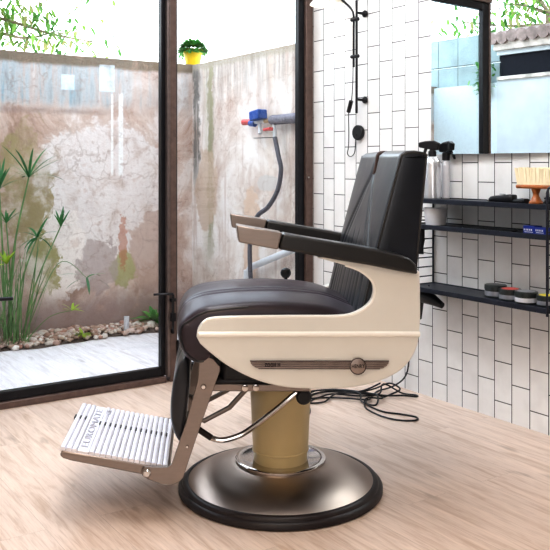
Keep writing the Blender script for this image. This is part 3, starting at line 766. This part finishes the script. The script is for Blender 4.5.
# ------------------------------------------------------------------ mirror on the tiled wall
d = math.radians(2.3)
mr = empty('wall_mirror', (-.012, -1.60, 0), d, 'large frameless mirror mounted on the white tiled wall above the shelves', 'mirror')
obj('mirror_glass', bx(-.004, 0, -.30, .66, 1.1045, 2.25), M['mirror'], mr)
obj('backing', bx(.0005, .006, -.295, .655, 1.108, 2.245), M['black'], mr)

# ------------------------------------------------------------------ shelf unit
su = empty('wall_shelf', (0, -1.29, 0), 0, 'black metal three-tier wall shelf with wire ladder sides on the tiled wall', 'shelf')
for yy in (.374, -.37):
    bm = bmesh.new(); r = .0042
    tube(bm, [(-.006, yy, .50), (-.006, yy, .955), (-.012, yy, .970), (-.024, yy, .976), (-.150, yy, .976), (-.163, yy, .970), (-.170, yy, .955), (-.170, yy, .50)], r, 8)
    for k in range(11): tube(bm, [(-.006, yy, .515+.042*k), (-.170, yy, .515+.042*k)], .0028, 6)
    obj('side_ladder', bm, M['shelf'], su)
for zt in (.912, .800, .528):
    bm = bx(-.166, -.004, -.366, .370, zt-.018, zt-.014); box(bm, -.170, -.164, -.366, .370, zt-.020, zt); box(bm, -.008, -.004, -.366, .370, zt-.020, zt); box(bm, -.166, -.004, -.366, -.362, zt-.02, zt); box(bm, -.166, -.004, .366, .37, zt-.02, zt)
    box(bm, -.164, -.008, -.362, .366, zt-.014, zt-.004)
    obj('shelf_board', bm, M['shelf'], su, .0015)
Z1, Z2, Z3 = .908, .796, .524

def spray(x, y, rz, label, r=.0385, hgt=.196, mat='silver'):
    o = empty('spray_bottle', (x, y, Z1), rz, label, 'spray bottle', 'spray bottles on the top shelf')
    obj('bottle', lt([(0, 0), (r-.004, 0), (r, .004), (r, hgt*.78), (r*.9, hgt*.86), (r*.5, hgt*.94), (.014, hgt*.97), (.014, hgt), (0, hgt)], 28), M[mat], o)
    z = hgt
    h = obj('spray_head', lt([(0, z-.018), (.018, z-.018), (.017, z+.012), (.010, z+.02), (0, z+.02)], 18), M['blackpl'], o)
    obj('nozzle', pr([(-.035, z+.048), (-.028, z+.018), (.0, z+.016), (.012, z+.022), (.055, z+.03), (.062, z+.036), (.060, z+.052), (.03, z+.058), (-.01, z+.06)], -.012, .012), M['blackpl'], h, .004, 2)
    obj('trigger', pr([(.020, z+.03), (.034, z+.03), (.040, z+.010), (.046, z-.012), (.040, z-.014), (.030, z+.006)], -.006, .006), M['blackpl'], h, .002)
    return o
spray(-.095, -1.000, math.radians(115), 'silver spray bottle with black trigger, the nearer one beside the chair back')
spray(-.031, -1.020, math.radians(-75), 'frosted spray bottle with black trigger, half hidden behind the silver one', .018, .188, 'frost')
tubo = empty('plastic_tub', (-.09, -1.015, Z2), 0, 'frosted white plastic tub on the middle shelf next to the chair back', 'tub')
obj('tub', lt([(0, 0), (.043, 0), (.052, .068), (.049, .068), (.041, .005), (0, .005)], 28), M['frost'], tubo)
obj('rim', lt([(.049, .066), (.054, .066), (.054, .073), (.049, .073), (.049, .066)], 28), M['frost'], tubo)
def clipper(name, loc, rz, label, L, w, h_):
    o = empty(name, loc, rz, label, 'clipper', 'clippers on the top shelf')
    loops = []
    for t, ww, hh in ((0, .6, .7), (.04, .9, .95), (.2, 1, 1), (.5, .82, .85), (.75, .9, .8), (.9, 1, .7), (.95, .95, .55)):
        loops.append([(L*(t-.5), w/2*ww*math.copysign(abs(math.cos(q))**.6, math.cos(q)), h_/2+h_/2*hh*math.copysign(abs(math.sin(q))**.6, math.sin(q))*1.0-(1-hh)*h_/2) for q in [2*PI*k/20 for k in range(20)]])
    bm = bmesh.new(); loft(bm, loops); obj('body', bm, M['blackpl'], o, ang=50)
    obj('blade', bx(L*.44, L*.5, -w*.48, w*.48, h_*.08, h_*.32), M['chrome'], o, .001)
    obj('switch', bx(-.01, .012, -.006, .006, h_*.9, h_*1.02), M['tin_grey'], o, .001)
clipper('hair_clipper', (-.10, -1.395, Z1), math.radians(96), 'black hair clipper lying at the left of the bristle brush, the larger one', .115, .045, .034)
clipper('hair_trimmer', (-.10, -1.482, Z1), math.radians(80), 'small black hair trimmer lying between the clipper and the bristle brush', .075, .032, .020)
br = empty('neck_brush', (-.09, -1.548, Z1), 0, 'barber neck brush with pale bristles and turned amber wood handle on the top shelf', 'brush')
obj('handle', lt([(0, 0), (.026, 0), (.027, .006), (.020, .014), (.012, .03), (.011, .038), (.016, .052), (.018, .058), (0, .060)], 28), M['wood'], br)
bm = bx(-.022, .022, -.082, .082, .058, .073); obj('brush_block', bm, M['wood'], br, .006, 3)
bm = bmesh.new()
for i in range(26):
    for j in range(7):
        y = -.074+.148*i/25; x = -.015+.03*j/6
        tube(bm, [(x, y, .070), (x*1.25+random.uniform(-.002, .002), y*1.13+random.uniform(-.002, .002), .137+random.uniform(-.003, .003))], .0034, 5)
obj('bristles', bm, M['bristle'], br)
kk = empty('black_case', (-.055, -1.615, Z1), 0, 'small black case lying behind the brush handle at the right end of the top shelf', 'case')
obj('case_body', bx(-.03, .03, -.03, .035, 0, .016), M['blackpl'], kk, .004); obj('case_lid', bx(-.031, .031, -.031, .036, .0165, .026), M['blackpl'], kk, .005)
# middle shelf
rs = obj('razor_strop', pr([(-.13, 0), (.12, 0), (.13, .004), (.12, .008), (-.13, .008)], -.016, .016), M['cloth'])
rs.location = (-.115, -1.34, Z2); rs.rotation_euler = (0, 0, math.radians(-90)); tag(rs, 'long flat black strap lying on the middle shelf', 'strap')
for i, (y, rz, lab) in enumerate(((-1.556, .06, 'small blue card box with white print on the middle shelf, the left one'), (-1.612, -.12, 'small blue card box on the middle shelf against the right ladder side'))):
    o = empty('blade_box', (-.12, y, Z2), rz, lab, 'box', 'blue boxes on the middle shelf')
    obj('carton', bx(-.024, .024, -.026, .026, 0, .030-.004*i), M['bluebox'], o, .0015)
    bm = bmesh.new()
    for k in range(5): box(bm, -.0248, -.0242, .018-.008*k, .0225-.008*k-(.001 if k % 2 else 0), .012, .019)
    box(bm, -.0248, -.0242, -.018, .02, .006, .008)
    obj('printed_marks', bm, M['labelw'], o)
# lower shelf: four tins
for (y, x, r, hh, body, lidm, band, lab) in ((-1.346, -.085, .043, .050, 'tin_dark', 'tin_dark', 'tin_grey', 'dark green wax tin, the leftmost on the lowest shelf'), (-1.428, -.095, .043, .044, 'tin_dark', 'redlabel', 'tin_grey', 'dark wax tin with a red lid on the lowest shelf'), (-1.514, -.105, .043, .046, 'tin_dark', 'tin_grey', 'frost', 'wax tin with a pale grey lid and band on the lowest shelf'), (-1.598, -.09, .038, .040, 'tin_dark', 'yellowlabel', 'tin_grey', 'wax tin with a yellow lid beside the right ladder side')):
    o = empty('wax_tin', (x, y, Z3), 0, lab, 'tin', 'wax tins on the lowest shelf')
    obj('tin', lt([(0, 0), (r-.002, 0), (r, .002), (r, hh*.66), (0, hh*.66)], 30), M[body], o)
    obj('paper_band', lt([(r+.0004, hh*.15), (r+.0006, hh*.15), (r+.0006, hh*.52), (r+.0004, hh*.52), (r+.0004, hh*.15)], 30), M[band], o)
    lid = obj('lid', lt([(0, hh*.66), (r+.0015, hh*.66), (r+.0015, hh*.95), (r-.001, hh), (0, hh)], 30), M[body], o)
    obj('lid_label', lt([(0, hh+.0002), (r*.78, hh+.0002), (r*.78, hh+.0008), (0, hh+.0008)], 24), M[lidm], lid)
# cloth and dryer hanging at the left end
bm = bmesh.new(); loops = []
for t in range(9):
    z = .785-.118*t/8; w = .020+.008*math.sin(t*.8); loops.append([(-.135+.012*math.sin(q)*(1+.25*math.sin(3*q+t)), -.968+w*math.cos(q)+.004*math.sin(t), z) for q in [2*PI*k/16 for k in range(16)]])
loft(bm, loops)
tag(obj('cloth', bm, M['cloth'], ang=60), 'black cloth hanging below the middle shelf beside the chair back', 'cloth')
hd = empty('hair_dryer', (-.10, -.98, .46), 0, 'black hair dryer hung under the lowest shelf beside the chair', 'hair dryer')
obj('barrel', tb([(0, .10, .030), (0, .04, .022), (0, -.03, .006), (0, -.085, -.010)], [.034, .036, .024, .013], 18), M['blackpl'], hd)
obj('grip', tb([(0, .05, .0), (.01, .07, -.09)], [.018, .014], 12), M['blackpl'], hd)
obj('hook', tb([(0, -.005, .03), (0, -.005, .068)], .004, 6), M['shelf'], hd)

# ------------------------------------------------------------------ wall lamp
wl = empty('wall_lamp', (0, -.4417, 1.6), 0, 'black swing-arm wall lamp with a cream enamel shade on the tiled wall', 'lamp')
obj('pole', tb([(-.06, 0, -.285), (-.06, 0, .275)], .0062, 10), M['black'], wl)
for z in (.215, -.217):
    xx = lt([(0, 0), (.015, 0), (.018, .005), (.017, .011), (.010, .018), (.007, .025), (.006, .06), (0, .062)], 20); xform(xx, Matrix.Translation((0, 0, z)) @ Matrix.Rotation(-PI/2, 4, 'Y'))
    obj('wall_bracket', xx, M['black'], wl)
ax, ay = -.064, .018
obj('swing_arm', tb([(ax, ay, -.055), (ax, ay, .12), (ax, ay, .20), (ax-.004, ay+.012, .235), (ax-.016, ay+.05, .275), (ax-.03, ay+.09, .31), (ax-.043, ay+.12, .355), (ax-.055, ay+.140, .365), (ax-.056, ay+.142, .345)], .0058, 10, smooth=5), M['black'], wl)
for z in (.182, -.002): obj('clamp', tb([(-.060, -.014, z), (-.066, .034, z)], .009, 10), M['black'], wl)
sc_ = (-.12, .160, .272)
sh = obj('shade', lt([(.0875, 0), (.09, .001), (.089, .004), (.078, .018), (.055, .035), (.03, .05), (.022, .066), (.0, .07), (.0, .066), (.019, .062), (.027, .047), (.052, .032), (.075, .015), (.0865, .002), (.0875, 0)], 48, sc_), M['enamel'], wl)
bm = bmesh.new(); bmesh.ops.create_uvsphere(bm, u_segments=20, v_segments=12, radius=.030, matrix=Matrix.Translation((sc_[0], sc_[1], sc_[2]+.022)))
obj('bulb', bm, M['bulb'], sh)
obj('shade_holder', tb([(sc_[0], sc_[1], sc_[2]+.06), (sc_[0], sc_[1], sc_[2]+.085)], .014, 12), M['black'], sh)
cb = obj('cable', tb([(-.066, .02, -.05), (-.066, .022, -.13), (-.066, .03, -.21), (-.06, .045, -.25), (-.05, .075, -.29), (-.04, .085, -.37), (-.03, .10, -.45), (-.02, .12, -.485), (-.015, .10, -.50), (-.015, .07, -.48), (-.02, .055, -.42), (-.022, .045, -.385)], .0022, 6, smooth=5), M['black'], wl)
obj('inline_switch', tb([(-.064, .037, -.222), (-.058, .066, -.276)], .0105, 10), M['blackpl'], cb)
bm = lt([(0, 0), (.036, 0), (.038, .004), (.038, .018), (.035, .022), (0, .023)], 32); xform(bm, Matrix.Translation((0, .045, -.3795)) @ Matrix.Rotation(-PI/2, 4, 'Y'))
obj('cable_rose', bm, M['blackpl'], wl)

# ------------------------------------------------------------------ cables on the floor
def cable(pts, label, r=.0038):
    return tag(obj('power_cable', tb([(x, y, max(z, r)) for x, y, z in pts], r, 6, smooth=6), M['blackpl']), label, 'cable', 'cables behind the chair')
cable([(-.012, -.70, .46), (-.012, -.75, .30), (-.015, -.768, .157), (-.025, -.755, .068), (-.07, -.72, .02), (-.15, -.70, 0), (-.24, -.76, 0), (-.30, -.80, .012), (-.36, -.72, .01), (-.44, -.63, 0), (-.53, -.68, 0), (-.62, -.80, 0), (-.75, -.85, 0)],
      'black cable dropping down the tiled wall onto the floor behind the chair')
cable([(-.75, -.70, 0), (-.56, -.66, 0), (-.44, -.58, 0), (-.34, -.57, 0), (-.26, -.66, 0), (-.20, -.77, .008), (-.24, -.83, .016), (-.30, -.80, .02), (-.36, -.86, 0), (-.385, -.97, 0), (-.375, -1.05, 0), (-.34, -1.10, 0), (-.30, -1.115, 0), (-.275, -1.085, 0), (-.30, -1.02, 0), (-.34, -.95, .004), (-.34, -.85, .01), (-.28, -.78, .012)],
      'black cable on the floor with a long loop reaching out behind the chair')
cable([(-.50, -.60, .004), (-.40, -.55, .01), (-.30, -.60, .012), (-.24, -.70, .014), (-.20, -.80, .016), (-.12, -.84, .012), (-.06, -.865, 0), (-.045, -.845, 0), (-.08, -.79, .006), (-.14, -.76, .045), (-.175, -.76, .05), (-.21, -.78, .02), (-.28, -.74, .012), (-.37, -.64, .012), (-.46, -.64, .008), (-.50, -.60, .008), (-.44, -.56, .014), (-.33, -.60, .018), (-.26, -.70, .02), (-.17, -.745, .055)],
      'tangled black cable coiled on the floor at the foot of the tiled wall')

cable([(-.20, -.79, .002), (-.15, -.80, .015), (-.10, -.80, .03), (-.13, -.76, .052), (-.19, -.73, .03), (-.27, -.68, .012), (-.36, -.60, .012), (-.47, -.60, .012), (-.53, -.67, .006), (-.46, -.70, .006), (-.36, -.66, .016), (-.27, -.74, .022), (-.24, -.80, .024), (-.30, -.86, .004), (-.33, -.80, .01), (-.29, -.72, .026), (-.40, -.57, .018), (-.55, -.58, .004), (-.66, -.66, 0)],
      'black cable lying in flat coils behind the pedestal of the chair')

# ------------------------------------------------------------------ light
W = bpy.data.worlds.new('sky'); S.world = W; W.use_nodes = True
nt = W.node_tree; nt.nodes.clear()
wo = nt.nodes.new('ShaderNodeOutputWorld'); bg = nt.nodes.new('ShaderNodeBackground')
tc = nt.nodes.new('ShaderNodeTexCoord'); sx = nt.nodes.new('ShaderNodeSeparateXYZ'); rp = nt.nodes.new('ShaderNodeValToRGB')
nt.links.new(tc.outputs['Generated'], sx.inputs[0]); nt.links.new(sx.outputs[2], rp.inputs[0])
rp.color_ramp.elements[0].position = 0; rp.color_ramp.elements[0].color = (.93, .955, 1, 1)
rp.color_ramp.elements[1].position = 1; rp.color_ramp.elements[1].color = (.74, .85, 1, 1)
nt.links.new(rp.outputs[0], bg.inputs[0]); bg.inputs[1].default_value = 4.6
nt.links.new(bg.outputs[0], wo.inputs[0])
def area(name, loc, rot, sx_, sy_, power, col):
    L = bpy.data.lights.new(name, 'AREA'); L.shape = 'RECTANGLE'; L.size = sx_; L.size_y = sy_; L.energy = power; L.color = col
    o = bpy.data.objects.new(name, L); COL.objects.link(o); o.location = loc; o.rotation_euler = rot; return o
area('ceiling_fill', (-1.3, -1.5, 2.85), (0, math.radians(-28), 0), 1.0, 1.8, 62, (.94, .97, 1))  # added fill without a fitting, tilted to brighten the tiled wall
area('ceiling_fill', (-3.0, -3.2, 2.85), (0, 0, 0), 1.4, 1.4, 30, (1, .80, .60))  # added warm fill without a fitting, tints the near floor
area('chair_fill', (-3.6, -5.3, 1.5), (math.radians(90), 0, math.radians(-25)), 1.6, 1.8, 25, (1, .99, .98))  # added fill behind the camera for the chair's near side, no window there
# ------------------------------------------------------------------ camera
cam = bpy.data.cameras.new('camera'); co = bpy.data.objects.new('camera', cam); COL.objects.link(co)
co.location = (-2.6856, -3.5909, 1.057); co.rotation_euler = (math.radians(90), 0, math.radians(-34.139))
cam.sensor_width = 36; cam.lens = 820/550*36; cam.shift_y = -.2; cam.clip_start = .02
S.camera = co
S.view_settings.view_transform = 'Standard'; S.view_settings.look = 'None'; S.view_settings.exposure = .22; S.view_settings.gamma = .75
